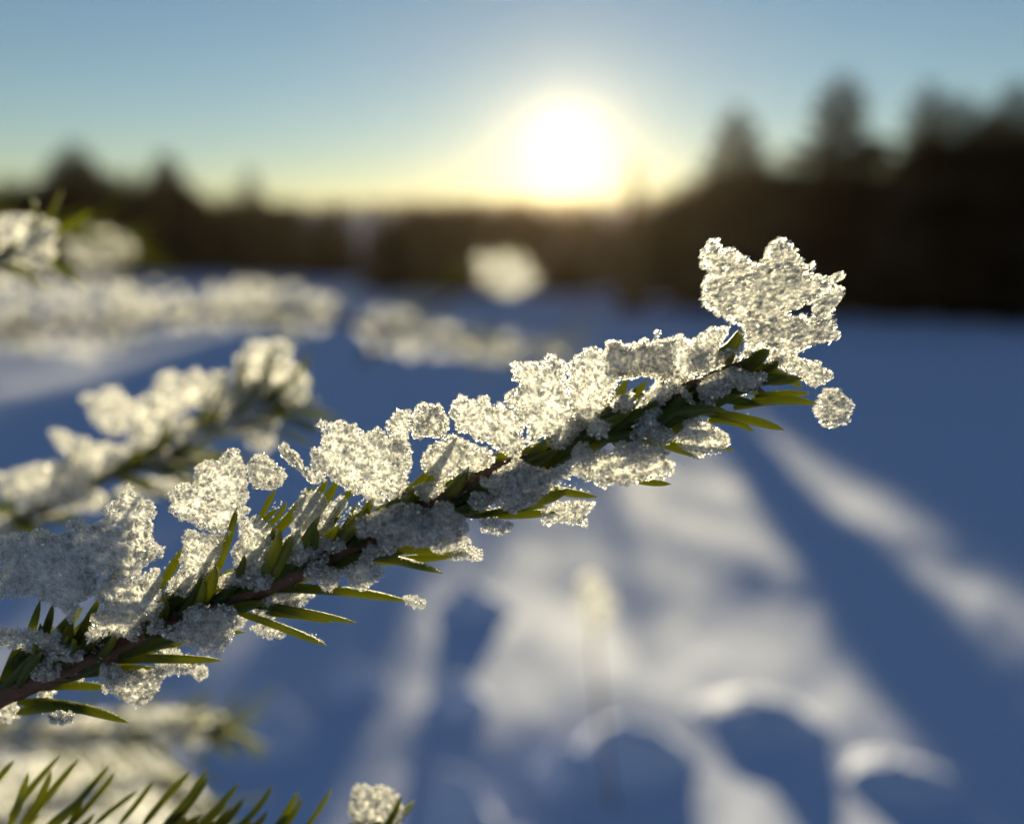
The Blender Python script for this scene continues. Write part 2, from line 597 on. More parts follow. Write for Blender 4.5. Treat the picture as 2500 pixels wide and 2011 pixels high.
# its wood, too far to count
n = 5200
cx = rng.uniform(-165, 165, n); cy = rng.uniform(58, 124, n)
hh = rng.uniform(.8, 1.5, n); rr = hh * rng.uniform(.16, .26, n)
keep = np.array([noise.noise((a_ * .07, b_ * .07, 9)) > -.22 for a_, b_ in zip(cx, cy)])
cx, cy, hh, rr = cx[keep], cy[keep], hh[keep], rr[keep]; n = len(cx)
vv, ff = [], []
for i in range(n):
    z0 = hill_z(cx[i], cy[i]) - .05; b0 = len(vv); ph = random.random()
    for lev, (q0, q1) in enumerate(((.10, .55), (.35, .80), (.62, 1.0))):
        b1 = len(vv)
        w_ = (1, .72, .42)[lev]
        for k in range(6):
            a_ = k * math.pi / 3 + ph + lev * .5; j = random.uniform(.75, 1.2)
            vv.append((cx[i] + math.cos(a_) * rr[i] * w_ * j, cy[i] + math.sin(a_) * rr[i] * w_ * j, z0 + hh[i] * q0 * random.uniform(.9, 1.1)))
        vv.append((cx[i], cy[i], z0 + hh[i] * q1))
        for k in range(6):
            ff.append((b1 + k, b1 + (k + 1) % 6, b1 + 6))
wood = link('far_wood', mesh_from('far_wood', vv, ff, [M['crown']], None, False))
tag(wood, 'dark wood covering the low hill on the horizon', 'woodland', None, 'stuff')


# ------------------------------------------------------------------ trees
def tree_meshes(seed, slender=.2, full=1.0):
    """unit-height spruce: trunk mesh and crown mesh of drooping boughs with twigs"""
    r = random.Random(seed)
    v, f = [], []
    whorls = 36
    for i in range(whorls):
        t_ = .06 + .93 * (i / whorls) ** .92
        reach = slender * (1 - t_) ** .72 * r.uniform(.8, 1.2) * full + .006
        nb = 10 if t_ < .6 else 8
        off = r.uniform(0, 6.28)
        for k in range(nb):
            a_ = off + k * 2 * math.pi / nb + r.uniform(-.25, .25)
            ln = reach * r.uniform(.7, 1.18)
            droop = .30 * ln * (1 - t_) + .02 * ln
            rise = .35 * ln * t_
            dx, dy = math.cos(a_), math.sin(a_)
            sx, sy = -dy, dx
            steps = 5
            for s_ in range(steps):
                u0 = s_ / steps; u1 = (s_ + 1) / steps
                z0 = t_ - droop * u0 * 1.6 + rise * u0 * u0 ; z1 = t_ - droop * u1 * 1.6 + rise * u1 * u1
                w0 = ln * .30 * (1 - u0 * .75)
                for sgn in (-1, 1):
                    hang = r.uniform(.10, .28) * ln
                    b = len(v)
                    v += [(dx * ln * u0, dy * ln * u0, z0), (dx * ln * u1, dy * ln * u1, z1),
                          (dx * ln * (u1 + .18) + sx * w0 * sgn * r.uniform(.6, 1.1), dy * ln * (u1 + .18) + sy * w0 * sgn * r.uniform(.6, 1.1), (z0 + z1) / 2 - hang * .5),
                          (dx * ln * (u0 + .1) + sx * w0 * sgn * .5, dy * ln * (u0 + .1) + sy * w0 * sgn * .5, z0 - hang)]
                    f += [(b, b + 1, b + 2), (b, b + 2, b + 3)]
    b = len(v)
    v += [(0, 0, 1.0), (.006, 0, .9), (-.004, .005, .9), (-.004, -.005, .9)]
    f += [(b, b + 1, b + 2), (b, b + 2, b + 3), (b, b + 3, b + 1)]
    crown = mesh_from('crown', v, f, [M['crown']], None, False)
    tv, tf = [], []
    for i in range(9):
        z = i / 8 * .96 - .02; rad_ = .016 * (1 - z) + .0015
        for k in range(8):
            a_ = k * math.pi / 4
            tv.append((math.cos(a_) * rad_ * r.uniform(.93, 1.07), math.sin(a_) * rad_, z))
        if i:
            for k in range(8):
                a0_ = (i - 1) * 8 + k; a1_ = (i - 1) * 8 + (k + 1) % 8
                tf.append((a0_, a1_, a1_ + 8, a0_ + 8))
    trunk = mesh_from('trunk', tv, tf, [M['trunk']], None, True)
    return trunk, crown


KINDS = [tree_meshes(1, .20), tree_meshes(2, .24), tree_meshes(3, .17), tree_meshes(4, .28, 1.05), tree_meshes(5, .22)]


def spruce(x, y, h, kind, label, group, wide=1.0):
    wide *= 1.35
    root = thing('spruce_tree', (x, y, ground_z(x, y) - .03), label, 'tree', group)
    root.rotation_euler = (random.uniform(-.02, .02), random.uniform(-.02, .02), random.uniform(0, 6.28))
    for nm, me in zip(('trunk', 'crown'), KINDS[kind]):
        o_ = link(nm, me, root)
        o_.scale = (h * wide, h * wide, h)
    return root


def tree_at(vx, vtop, dist, kind, label, group=None, wide=1.0):
    """a tree standing 'dist' metres out whose tip reaches the height the photograph shows"""
    x = (vx - 1078) / 1867 * dist
    h = H + (490 - vtop) / 1867 * dist
    return spruce(x, dist, h, kind, label, group, wide)


# clearly outlined trees
tree_at(1745, 165, 17, 2, 'tallest narrow spruce with a sharp spire, right of the sun', wide=1.45)
tree_at(1530, 222, 18, 2, 'tall slender spruce between the sun and the sharp tallest spire', wide=1.35)
tree_at(1620, 330, 18, 1, 'shorter spruce filling the dip left of the tallest spire')
tree_at(1570, 300, 18.6, 0, 'middling spruce close beside the slender one right of the sun')
tree_at(1915, 175, 17, 2, 'thin tipped spruce standing left of the broad one near the right edge', wide=1.1)
tree_at(1985, 205, 16, 0, 'broad dark spruce near the right edge of the wood', wide=1.4)
tree_at(2085, 180, 16, 1, 'tall spruce at the right end of the wood', wide=1.3)
tree_at(1330, 325, 17, 4, 'small spruce rising just right of the low sun', wide=.38)
tree_at(1212, 436, 23, 2, 'narrow sapling standing directly under the sun, its shadow crossing the lit snow', wide=.5)
tree_at(1440, 385, 21, 3, 'low bushy spruce between the sun and the slender spruce')
tree_at(190, 300, 34, 1, 'leftmost tall spruce with a blunt top on the left', wide=1.6)
tree_at(375, 325, 33, 3, 'broad round shouldered spruce in the left stand', wide=1.0)
tree_at(300, 350, 34, 0, 'narrow spruce between the two bigger ones in the left stand')
tree_at(540, 352, 32, 2, 'lone thin spruce standing clear right of the left stand', wide=1.0)

GR = 'spruces crowded in the dark wood on the right'
LR = 'dark spruce crowded into the wood right of the sun'
# right stand: comes nearer towards the right
for i in range(46):
    u = i / 45
    vx = 1385 + u * 900 + random.uniform(-16, 16)
    dist = 21.5 - 5.5 * u + random.uniform(-.4, 1.4)
    base_top = 408 - 62 * min(1, u * 2.6) - 30 * u
    if 1775 < vx < 1850: base_top = 385
    top = base_top + random.uniform(-28, 30) - (35 if vx > 1860 else 0)
    tree_at(vx, top, dist, random.randrange(5), LR, GR, random.uniform(.95, 1.3))
for i in range(40):
    u = i / 39
    vx = 1400 + u * 980 + random.uniform(-16, 16)
    dist = 24.5 - 5 * u + random.uniform(-.6, 1.6)
    top = 400 - 55 * min(1, u * 2.6) - 35 * u + random.uniform(-20, 25)
    tree_at(vx, top, dist, random.randrange(5), LR, GR, random.uniform(1, 1.3))
# left stand
GL = 'spruces crowded at the far left of the field'
LL = 'dark spruce crowded into the far stand on the left'
for i in range(44):
    vx = -250 + i * 19 + random.uniform(-8, 8)
    dist = 33 + random.uniform(-1, 3)
    top = 400 + random.uniform(-16, 14) - (28 if vx < 430 else 0)
    tree_at(vx, top, dist, random.randrange(5), LL, GL, random.uniform(.95, 1.3))
# middle stand, a level young plantation
GM = 'young spruces along the middle of the field edge'
LM = 'young spruce in the level row below the low sun'
for i in range(58):
    vx = 560 + i * 14 + random.uniform(-6, 6)
    dist = 30 + random.uniform(-1, 1.8)
    if 640 < vx < 900 and random.random() < .5:
        continue
    top = (420 if vx < 1130 else 430) + random.uniform(-6, 18)
    tree_at(vx, top, dist, random.randrange(5), LM, GM, random.uniform(.9, 1.25))

for i in range(50):
    vx = 860 + i * 14 + random.uniform(-8, 8)
    if 1225 < vx < 1325:
        continue
    tree_at(vx, (430 if vx < 1120 else 455) + random.uniform(-10, 12), 23.5 + random.uniform(-1, 1), random.choice((1, 3, 4)),
            'low spruce sapling in the front row below the sun', 'low spruce saplings in front of the middle row', random.uniform(1.1, 1.5))


# ------------------------------------------------------------------ main branch
D = FOCUS
STEM = [(-420, 1640), (-60, 1490), (60, 1438), (210, 1385), (361, 1315), (550, 1235), (733, 1153), (900, 1070), (1097, 975), (1302, 890), (1450, 820), (1560, 770), (1612, 742)]
SZ = [.022, .010, .007, .004, .003, .002, .001, 0, 0, 0, 0, 0, 0]
stem_pts = [at_depth(px(0, [p_]), D + dz + .0006)[0] for p_, dz in zip(STEM, SZ)]
main = thing('spruce_branch', tuple(stem_pts[0]), 'frost covered green spruce branch rising from lower left to right, in sharp focus', 'branch')
stem_o, SP = tube('twig', stem_pts, [.0024, .0018, .0017, .0016, .0015, .0015, .0014, .0013, .0012, .0011, .0010, .0009, .0006], M['bark'], main, 14, .16, 8)


def zoff(vx):
    return np.interp(vx, [p_[0] for p_ in STEM], SZ)


# needles that stand out in the picture: (crop, base, tip, depth offset mm, width, bow)
TR = [
    (0, (680, 1162), (934, 1207), -1.0, 1.15, 1), (0, (520, 1240), (862, 1266), 0.0, 1.25, 1), (0, (470, 1262), (752, 1311), .5, 1.2, 1),
    (0, (495, 1286), (689, 1359), -1.5, 1.05, 1), (0, (215, 1388), (470, 1390), -.5, 1.3, 1), (0, (40, 1478), (271, 1521), -4, 1.35, 1),
    (0, (50, 1448), (235, 1448), 0, 1.3, 1), (0, (120, 1425), (330, 1405), .5, 1.3, 1), (0, (250, 1385), (420, 1352), 1.5, 1.0, 1),
    (0, (1085, 1010), (1259, 1046), -1, 1.1, 1), (0, (1010, 1085), (1152, 1066), .5, .9, 1), (0, (960, 1080), (1180, 1078), 1.0, 1.2, 1),
    (0, (1290, 1000), (1413, 1019), -.5, .95, 1), (0, (1400, 930), (1547, 947), .5, .9, 1), (0, (1340, 925), (1475, 963), 0, 1.0, 1),
    (0, (1480, 868), (1652, 905), -1, 1.2, 1), (0, (1490, 885), (1587, 908), .3, 1.0, 1), (0, (1545, 858), (1722, 850), 0, 1.25, 1),
    (0, (1590, 835), (1706, 829), 1.0, .85, 1), (0, (1530, 790), (1690, 797), -.6, 1.5, 1), (0, (1560, 760), (1690, 815), .6, 1.2, 1),
    (0, (700, 1185), (985, 1165), 2.0, 1.2, 1), (0, (780, 1150), (1000, 1160), 1.2, 1.1, 1), (0, (560, 1290), (700, 1310), 2.5, 1.0, 1),
    (0, (300, 1340), (520, 1330), 2.5, 1.1, 1),
    # upper side, pointing forward and up
    (0, (545, 1100), (580, 1032), -.3, .8, -1), (0, (560, 1108), (603, 1056), -.8, .75, -1), (0, (555, 1100), (583, 1072), .4, .7, -1),
    (0, (455, 1210), (500, 1065), -1.0, .95, 1), (0, (430, 1215), (490, 1120), 0, .9, 1), (0, (318, 1262), (388, 1150), -.5, 1.1, -1),
    (0, (560, 1140), (660, 1022), -.6, 1.15, -1), (0, (640, 1085), (690, 1008), 0, .95, -1), (0, (655, 1090), (712, 1008), -.4, 1.1, -1),
    (0, (690, 1110), (745, 1025), .4, 1.0, -1), (0, (700, 1130), (790, 1040), 0, 1.4, -1),
    (0, (845, 1045), (968, 905), -.6, 1.2, -1), (0, (870, 1060), (940, 960), .3, 1.2, -1),
    (0, (220, 1245), (270, 1175), -1.5, .85, -1), (0, (120, 1415), (215, 1250), -1.0, 1.0, -1), (0, (25, 1445), (85, 1262), -3, 1.0, -1),
    (0, (50, 1440), (112, 1268), -2, 1.0, -1), (0, (80, 1430), (160, 1275), -2, 1.1, -1),
    (0, (1230, 925), (1365, 800), -.8, 1.5, -1), (0, (1250, 935), (1400, 800), -.2, 1.5, -1), (0, (1290, 935), (1440, 830), -1.4, 1.5, -1),
    (0, (1310, 950), (1470, 860), -1.0, 1.5, -1), (0, (1330, 880), (1480, 800), .4, 1.4, -1), (0, (1270, 880), (1320, 795), .6, 1.2, -1),
    (0, (1500, 745), (1556, 695), -.8, 1.4, -1), (0, (1530, 770), (1565, 700), .3, 1.3, -1), (0, (1565, 790), (1620, 735), -1, 1.8, -1),
    (0, (1590, 790), (1640, 750), .8, 1.5, -1), (0, (1090, 990), (1180, 900), -.5, 1.4, -1), (0, (1060, 1000), (1130, 930), .5, 1.3, -1),
    (0, (1440, 870), (1590, 815), -1.2, 1.4, 1), (0, (1430, 850), (1560, 780), -.6, 1.4, 1),
    (0, (930, 1080), (1085, 1010), -1.3, 1.5, -1), (0, (980, 1070), (1120, 990), -1.0, 1.5, -1), (0, (890, 1100), (1010, 1040), -.6, 1.3, -1),
    (0, (300, 1300), (470, 1235), -1.2, 1.4, -1), (0, (420, 1270), (600, 1205), -1.3, 1.4, -1), (0, (560, 1215), (760, 1190), -1.0, 1.4, 1),
    (0, (1190, 965), (1330, 865), -2.2, 1.7, -1), (0, (1225, 960), (1395, 840), -2.4, 1.7, -1), (0, (1150, 985), (1290, 880), -1.8, 1.6, -1),
    (0, (1290, 925), (1460, 825), -2.4, 1.7, -1), (0, (1340, 915), (1500, 840), -2.2, 1.6, -1), (0, (1400, 890), (1560, 830), -2.0, 1.6, 1),
    (0, (1450, 850), (1610, 800), -2.0, 1.6, 1), (0, (1040, 1030), (1180, 945), -2.0, 1.5, -1), (0, (960, 1060), (1080, 1000), -2.2, 1.5, -1),
    (0, (1060, 1070), (1200, 1030), -1.8, 1.5, 1), (0, (860, 1120), (1000, 1060), -2.0, 1.5, -1), (0, (700, 1190), (850, 1165), -1.8, 1.5, 1),
    (0, (400, 1320), (560, 1265), -2.2, 1.5, -1), (0, (240, 1380), (420, 1320), -2.4, 1.6, -1), (0, (90, 1430), (250, 1370), -3.0, 1.6, -1),
    (0, (20, 1400), (140, 1330), -3.0, 1.6, -1), (0, (40, 1500), (200, 1500), -3.0, 1.5, 1), (0, (1500, 830), (1660, 790), -1.6, 1.6, 1),
    (0, (350, 1275), (420, 1190), .3, 1.3, -1), (0, (620, 1180), (720, 1080), .2, 1.4, -1), (0, (480, 1225), (560, 1130), .4, 1.4, -1),
]
GRAINS = []
for c_, b_, t_, dz, w_, bow in TR:
    B_ = px(c_, [b_]); T_ = px(c_, [t_])
    z0 = D + zoff(b_[0])
    put_needle(main, at_depth(B_, z0 + .0004)[0], at_depth(T_, z0 + dz * .001)[0], UP * bow, random.choice((0, 1, 3, 5)), w_)
    GRAINS.append((at_depth(B_, z0 + .0004)[0], at_depth(T_, z0 + dz * .001)[0]))

# ------------------------------------------------------------------ frost on the main branch
FC = []   # outlines kept for the needles underneath


def fm(crop, pts, z=0.0, **kw):
    poly = px(crop, pts)
    FC.append(poly)
    vx = poly[:, 0].mean() / VS
    return frost_clump(main, crop, pts, D + zoff(vx) + z * .001, **kw)


DIAG = (.9, -.45, .2)
fm(5, [(572,200),(625,130),(660,112),(695,140),(700,180),(780,180),(830,225),(880,235),(945,285),(990,235),(995,190),(1050,130),(1105,98),(1130,125),(1190,185),(1240,255),(1245,285),(1310,275),(1322,300),(1270,350),(1340,345),(1365,365),(1385,375),(1500,335),(1525,350),(1510,375),(1430,430),(1380,470),(1340,520),(1200,585),(1140,610),(1150,630),(1230,620),(1280,650),(1305,640),(1370,635),(1440,640),(1465,670),(1455,730),(1485,745),(1485,780),(1420,800),(1350,810),(1280,840),(1230,870),(1180,905),(1120,900),(1060,850),(960,840),(880,920),(830,935),(810,920),(870,830),(850,780),(855,720),(830,690),(770,660),(700,630),(640,590),(605,570),(575,520),(585,500),(580,440),(590,390),(625,350),(620,315),(570,305)],
   -.4, thick=.45, size=4.2, axis=DIAG, stretch=2.4, layers=1.5, label='big flower shaped frost crystal standing on the tip')
fm(5, [(1310,560),(1330,520),(1380,460),(1490,425),(1515,450),(1500,510),(1450,580),(1420,640),(1370,655),(1310,640)], 1.2, thick=.5, size=4, axis=DIAG, stretch=2.4, layers=1.5)
fm(5, [(1000,870),(1060,840),(1130,880),(1200,890),(1290,920),(1370,930),(1380,970),(1440,990),(1455,1040),(1400,1060),(1330,1100),(1250,1060),(1180,1020),(1110,980),(1040,960),(1000,930)], .8, thick=.6, size=4)
fm(5, [(1380,1120),(1440,1100),(1500,1105),(1500,1150),(1550,1180),(1590,1220),(1560,1260),(1560,1320),(1500,1350),(1450,1370),(1380,1350),(1360,1310),(1310,1260),(1330,1210),(1350,1190),(1345,1160)], .3, thick=.5, size=4.2, axis=(1, -.15, 0), stretch=2.2, layers=1.6, label='rounded frost crystal on the end of one needle')
fm(5, [(-60,800),(0,790),(60,800),(120,830),(190,770),(230,800),(270,790),(300,780),(380,770),(430,740),(470,770),(500,790),(560,750),(640,700),(700,690),(770,700),(740,760),(700,820),(760,830),(830,840),(830,870),(760,900),(700,960),(600,1010),(520,1020),(460,1040),(400,1060),(290,1040),(200,1020),(60,1045),(-60,1010)], -.3, thick=.6, size=4)
fm(5, [(560,1080),(620,1020),(700,990),(780,960),(870,990),(920,1010),(970,990),(1010,1000),(1015,1050),(950,1110),(940,1130),(850,1130),(790,1100),(700,1120),(650,1170),(675,1190),(660,1230),(600,1280),(560,1290),(570,1180),(545,1120)], -2.4, thick=.55, size=3.6)
fm(5, [(140,1210),(200,1140),(300,1070),(350,1080),(400,1060),(430,1090),(470,1090),(500,1150),(545,1220),(530,1245),(460,1180),(430,1120),(380,1160),(310,1225),(240,1195),(170,1235)], -2.6, thick=.5, size=3.4)
fm(5, [(140,1250),(180,1240),(240,1240),(290,1290),(330,1350),(400,1400),(395,1450),(330,1490),(260,1470),(180,1450),(110,1440),(80,1410),(120,1390),(130,1300)], -2.2, thick=.55, size=3.8)
fm(5, [(440,1310),(500,1270),(590,1290),(600,1330),(650,1340),(720,1390),(760,1410),(765,1480),(700,1530),(600,1540),(560,1575),(490,1550),(420,1480),(410,1420),(440,1380)], -.8, thick=.55, size=3.8)
fm(4, [(1160,870),(1200,880),(1260,960),(1330,940),(1420,960),(1410,900),(1460,870),(1520,890),(1600,860),(1700,910),(1800,920),(1840,960),(1830,1000),(1880,1050),(1870,1120),(1830,1150),(1700,1160),(1600,1190),(1500,1210),(1420,1200),(1330,1230),(1260,1180),(1180,1160),(1100,1130),(1050,1090),(1040,1030),(1100,1010),(1100,930)], -3.0, thick=.75, size=4.6, layers=4)
fm(4, [(1070,300),(1080,250),(1150,200),(1180,170),(1250,140),(1300,160),(1350,180),(1360,100),(1400,85),(1440,110),(1520,130),(1580,110),(1620,130),(1650,75),(1690,110),(1720,120),(1735,15),(1765,15),(1770,110),(1880,90),(1892,380),(1830,390),(1760,400),(1720,380),(1650,370),(1560,390),(1500,400),(1450,390),(1430,470),(1430,520),(1380,560),(1350,600),(1320,620),(1310,700),(1260,740),(1200,780),(1150,800),(1110,760),(1080,640),(1060,500),(1060,380)], -.5, thick=.65, size=4.2)
fm(4, [(625,290),(650,255),(760,265),(860,260),(890,210),(930,200),(985,210),(990,240),(1040,250),(1060,310),(1040,380),(1070,500),(1110,650),(1140,700),(1180,780),(1120,840),(1080,900),(1000,940),(940,930),(890,880),(880,830),(830,850),(810,890),(780,910),(740,860),(760,820),(740,730),(690,690),(660,620),(600,600),(560,530),(580,490),(650,490),(670,470),(690,430),(640,400),(620,340)], -1.2, thick=.7, size=4.6)
fm(4, [(145,660),(160,600),(190,550),(235,510),(290,540),(350,560),(400,520),(440,520),(470,560),(470,610),(540,570),(600,600),(660,640),(720,690),(740,740),(700,820),(730,870),(700,960),(690,1010),(630,1000),(570,960),(510,930),(430,880),(330,860),(300,810),(200,790),(180,700)], -1.6, thick=.7, size=4.8)
fm(3, [(960,420),(990,330),(1000,280),(1050,250),(1110,280),(1180,265),(1210,320),(1250,390),(1250,430),(1210,520),(1150,530),(1080,510),(1020,540),(965,520),(960,460)], .2, thick=.45, size=4.2, layers=4)
fm(3, [(765,440),(800,380),(830,330),(870,310),(920,320),(980,330),(970,400),(950,460),(920,540),(930,600),(860,620),(800,560),(780,490)], .4, thick=.5, size=4.4)
fm(3, [(240,410),(270,390),(310,410),(370,420),(390,400),(440,395),(470,430),(500,420),(530,420),(560,470),(600,480),(640,480),(700,450),(740,470),(770,530),(830,550),(920,560),(960,610),(965,720),(950,790),(910,840),(940,880),(900,940),(850,1010),(800,1010),(770,950),(760,1030),(700,1070),(640,1040),(560,970),(450,920),(360,870),(310,810),(290,860),(210,880),(190,800),(190,740),(180,650),(200,610),(280,600),(260,540),(280,490),(240,430)], -.9, thick=.55, size=4.4)
fm(3, [(0,595),(60,640),(110,690),(140,750),(190,810),(200,880),(180,870),(100,780),(20,730),(-50,640),(-60,600),(-30,575)], -.2, thick=.4, size=3.8, axis=(.7, .8, 0), stretch=1.8, label='thin frost blade leaning to the left')
fm(3, [(1030,720),(1060,650),(1110,590),(1180,560),(1240,500),(1290,500),(1350,540),(1400,560),(1480,600),(1560,620),(1610,680),(1600,720),(1530,760),(1420,800),(1380,830),(1330,810),(1300,780),(1260,850),(1200,870),(1130,850),(1060,790)], -1.8, thick=.6, size=4.6)
fm(3, [(960,920),(1020,880),(1100,870),(1170,870),(1220,890),(1200,940),(1120,1010),(1060,1040),(1010,990)], -2.4, thick=.7, size=4.2)
fm(3, [(540,1150),(640,1120),(740,1080),(820,1050),(880,1040),(960,1030),(1040,1060),(1100,1100),(1140,1050),(1200,1010),(1270,1040),(1290,1100),(1380,1150),(1400,1210),(1380,1280),(1420,1330),(1330,1380),(1240,1400),(1170,1430),(1080,1370),(1000,1380),(890,1360),(790,1380),(720,1330),(650,1290),(560,1290),(530,1220)], -3.6, thick=.7, size=5, layers=4)
fm(4, [(380,1170),(450,1150),(510,1110),(560,1070),(610,1050),(640,1000),(720,1020),(780,1060),(860,1080),(950,1100),(990,1160),(960,1210),(900,1280),(830,1340),(780,1370),(700,1390),(650,1430),(590,1410),(530,1370),(480,1350),(500,1300),(440,1240),(390,1210)], -3.4, thick=.7, size=4.8, layers=4)
fm(4, [(860,1420),(950,1350),(1050,1330),(1150,1330),(1260,1340),(1270,1380),(1210,1430),(1200,1530),(1120,1520),(1000,1500),(900,1520),(850,1500)], 1.0, thick=.6, size=4.4)
fm(4, [(290,1340),(320,1270),(400,1260),(480,1290),(470,1370),(400,1410),(330,1400)], -3, thick=.5, size=4, layers=3, core=False)
fm(4, [(380,1480),(500,1460),(640,1510),(630,1560),(520,1590),(400,1570)], -2.5, thick=.5, size=4, layers=3, core=False)
fm(3, [(1240,1480),(1270,1400),(1350,1360),(1430,1370),(1510,1390),(1500,1470),(1430,1480),(1330,1470)], 1.0, thick=.5, size=4)
fm(2, [(820,760),(860,620),(900,560),(960,530),(1020,530),(1060,580),(1080,620),(1150,550),(1200,590),(1180,640),(1120,700),(1100,770),(1050,810),(1130,870),(1130,930),(1070,960),(960,970),(880,1020),(800,990),(760,930),(780,850),(840,800)], -2.0, thick=.6, size=4.4)
fm(2, [(490,720),(560,700),(620,690),(680,740),(730,780),(760,830),(780,870),(740,920),(720,990),(720,1080),(700,1150),(640,1160),(580,1120),(540,1160),(470,1160),(390,1170),(340,1140),(350,1100),(420,1060),(490,1050),(450,980),(440,920),(480,850),(490,790)], -1.6, thick=.55, size=4.4)
fm(2, [(30,540),(70,500),(150,475),(200,500),(190,450),(200,380),(270,330),(370,330),(400,290),(440,245),(490,260),(500,310),(530,370),(540,430),(545,520),(550,560),(520,610),(560,650),(555,690),(500,720),(440,750),(430,790),(330,800),(210,760),(170,720),(110,720),(40,660),(40,610)], -.5, thick=.45, size=4.4)
fm(2, [(120,830),(150,780),(230,790),(330,810),(430,790),(380,870),(380,930),(340,1000),(290,1080),(240,1150),(170,1200),(150,1230),(70,1200),(10,1180),(50,1110),(110,1030),(110,980),(130,880)], -1.5, thick=.5, size=4.2)
fm(2, [(540,430),(550,350),(600,290),(650,285),(700,320),(740,370),(790,390),(800,430),(760,500),(700,520),(640,515),(590,510),(570,470)], 0, thick=.45, size=4.2, layers=4, label='separate rounded frost crystal standing on a needle tip')
fm(1, [(60,640),(65,520),(150,470),(240,500),(290,480),(310,420),(370,400),(440,440),(500,430),(540,390),(510,370),(560,310),(620,290),(640,240),(680,200),(720,240),(760,260),(770,290),(830,310),(845,380),(820,420),(820,510),(830,560),(900,580),(880,640),(830,660),(760,720),(690,790),(640,780),(600,740),(520,750),(470,870),(430,900),(380,920),(380,960),(330,1050),(270,960),(180,920),(120,880),(60,900)], -3.0, thick=.5, size=5)
fm(1, [(470,870),(520,770),(600,750),(690,790),(780,740),(850,700),(880,770),(870,850),(895,940),(850,1000),(830,1040),(740,1010),(750,1070),(730,1160),(650,1130),(560,1110),(500,1140),(430,1170),(420,1110),(460,1060),(440,1010),(500,960),(540,960)], -4.0, thick=.55, size=4.8)
fm(1, [(1020,960),(1090,920),(1180,940),(1270,930),(1335,960),(1340,1060),(1310,1130),(1260,1200),(1210,1240),(1120,1220),(1040,1180),(960,1150),(880,1130),(880,1080),(960,1050),(1010,1020)], -3.2, thick=.6, size=4.8)
fm(1, [(50,1060),(140,1080),(190,1110),(240,1080),(290,1150),(380,1190),(410,1220),(380,1280),(300,1270),(200,1240),(120,1220),(50,1180)], -4.5, thick=.6, size=5.2)
fm(1, [(80,1290),(180,1240),(280,1290),(250,1370),(170,1400),(90,1380)], -3.5, thick=.5, size=4.5, layers=2.5, core=False)
fm(1, [(520,1420),(620,1350),(720,1320),(800,1330),(870,1310),(960,1290),(1060,1290),(1160,1300),(1150,1360),(1100,1400),(1060,1350),(960,1350),(880,1370),(860,1430),(810,1500),(740,1550),(670,1520),(600,1470),(530,1460)], 1.5, thick=.5, size=4.8, layers=4)
fm(1, [(180,1600),(260,1570),(350,1590),(340,1640),(290,1660),(200,1640)], -5.5, thick=.5, size=4.8, layers=3, core=False)
fm(2, [(560,1420),(680,1370),(760,1390),(820,1440),(750,1490),(640,1480)], 3.0, thick=.5, size=4.4, layers=3)
fm(2, [(670,1290),(780,1240),(880,1230),(900,1280),(820,1320),(700,1320)], 2.0, thick=.5, size=4.0, layers=3)
fm(2, [(960,1000),(1040,1010),(1160,1040),(1260,980),(1300,900),(1330,980),(1420,1020),(1440,1080),(1370,1130),(1300,1180),(1230,1170),(1180,1090),(1070,1080),(970,1060)], -2.8, thick=.5, size=4.4)
fm(2, [(1550,1220),(1620,1200),(1710,1240),(1700,1290),(1640,1300),(1580,1260)], .2, thick=.4, size=3.2, layers=2.5, core=False, label='tiny frost crystals on a needle tip')

# smaller clumps filling in along the twig
fr = random.Random(21)
for k in range(54):
    u = (k + fr.random()) / 54
    vx = -10 + u * 1590
    vy = np.interp(vx, [p_[0] for p_ in STEM], [p_[1] for p_ in STEM]) + fr.choice((-1, 1)) * fr.uniform(8, 58) + 6
    ra = fr.uniform(15, 33); el = fr.uniform(.6, 1.0); ro = fr.uniform(-1, .2)
    pl_ = []
    for q in range(14):
        a_ = q / 14 * 6.283
        rr_ = ra * fr.uniform(.68, 1.22)
        ex, ey = math.cos(a_) * rr_, math.sin(a_) * rr_ * el
        pl_.append((vx + ex * math.cos(ro) - ey * math.sin(ro), vy + ex * math.sin(ro) + ey * math.cos(ro)))
    fm(0, pl_, fr.choice((-1, .6, 1)) * fr.uniform(1.5, 4.0), thick=.7, size=4.2)

# needles under the frost: forward-leaning all round the twig, kept where the branch is dense
DARK = [px(0, [(60, 1280), (330, 1250), (520, 1120), (700, 1070), (880, 1010), (1100, 930), (1320, 820), (1560, 765), (1670, 800), (1600, 860), (1420, 900), (1200, 990), (1000, 1090), (800, 1180), (600, 1250), (400, 1350), (60, 1480)])]


def covered(P):
    for q in DARK:
        if edge_distance(P, q)[1][0]:
            return True
    return False


cnt = 0
tries = 0
while cnt < 215 and tries < 9000:
    tries += 1
    i = random.randrange(1, len(SP) - 2)
    p_ = np.array(SP[i].lerp(SP[i + 1], random.random()))
    d_ = np.array((SP[i + 1] - SP[i]).normalized())
    a_ = random.uniform(0, 2 * math.pi)
    side = np.cross(d_, FWD); side /= np.linalg.norm(side)
    rad_v = side * math.cos(a_) + np.cross(side, d_) * math.sin(a_)
    if rad_v @ FWD < -.8:
        continue
    ang_ = math.radians(random.uniform(18, 45))
    ln = random.uniform(.0105, .0145)
    tip = p_ + (d_ * math.cos(ang_) + rad_v * math.sin(ang_)) * ln
    rel = tip - CAM; zz = rel @ FWD
    q = np.array([[W_S / 2 + FOC * (rel @ RT) / zz, H_S / 2 - FOC * (rel @ UP) / zz]])
    if not covered(q):
        continue
    put_needle(main, p_, tip, d_ + rad_v * .2, None, random.uniform(1.15, 1.5))
    GRAINS.append((p_, tip))
    cnt += 1

print("random needles", cnt)
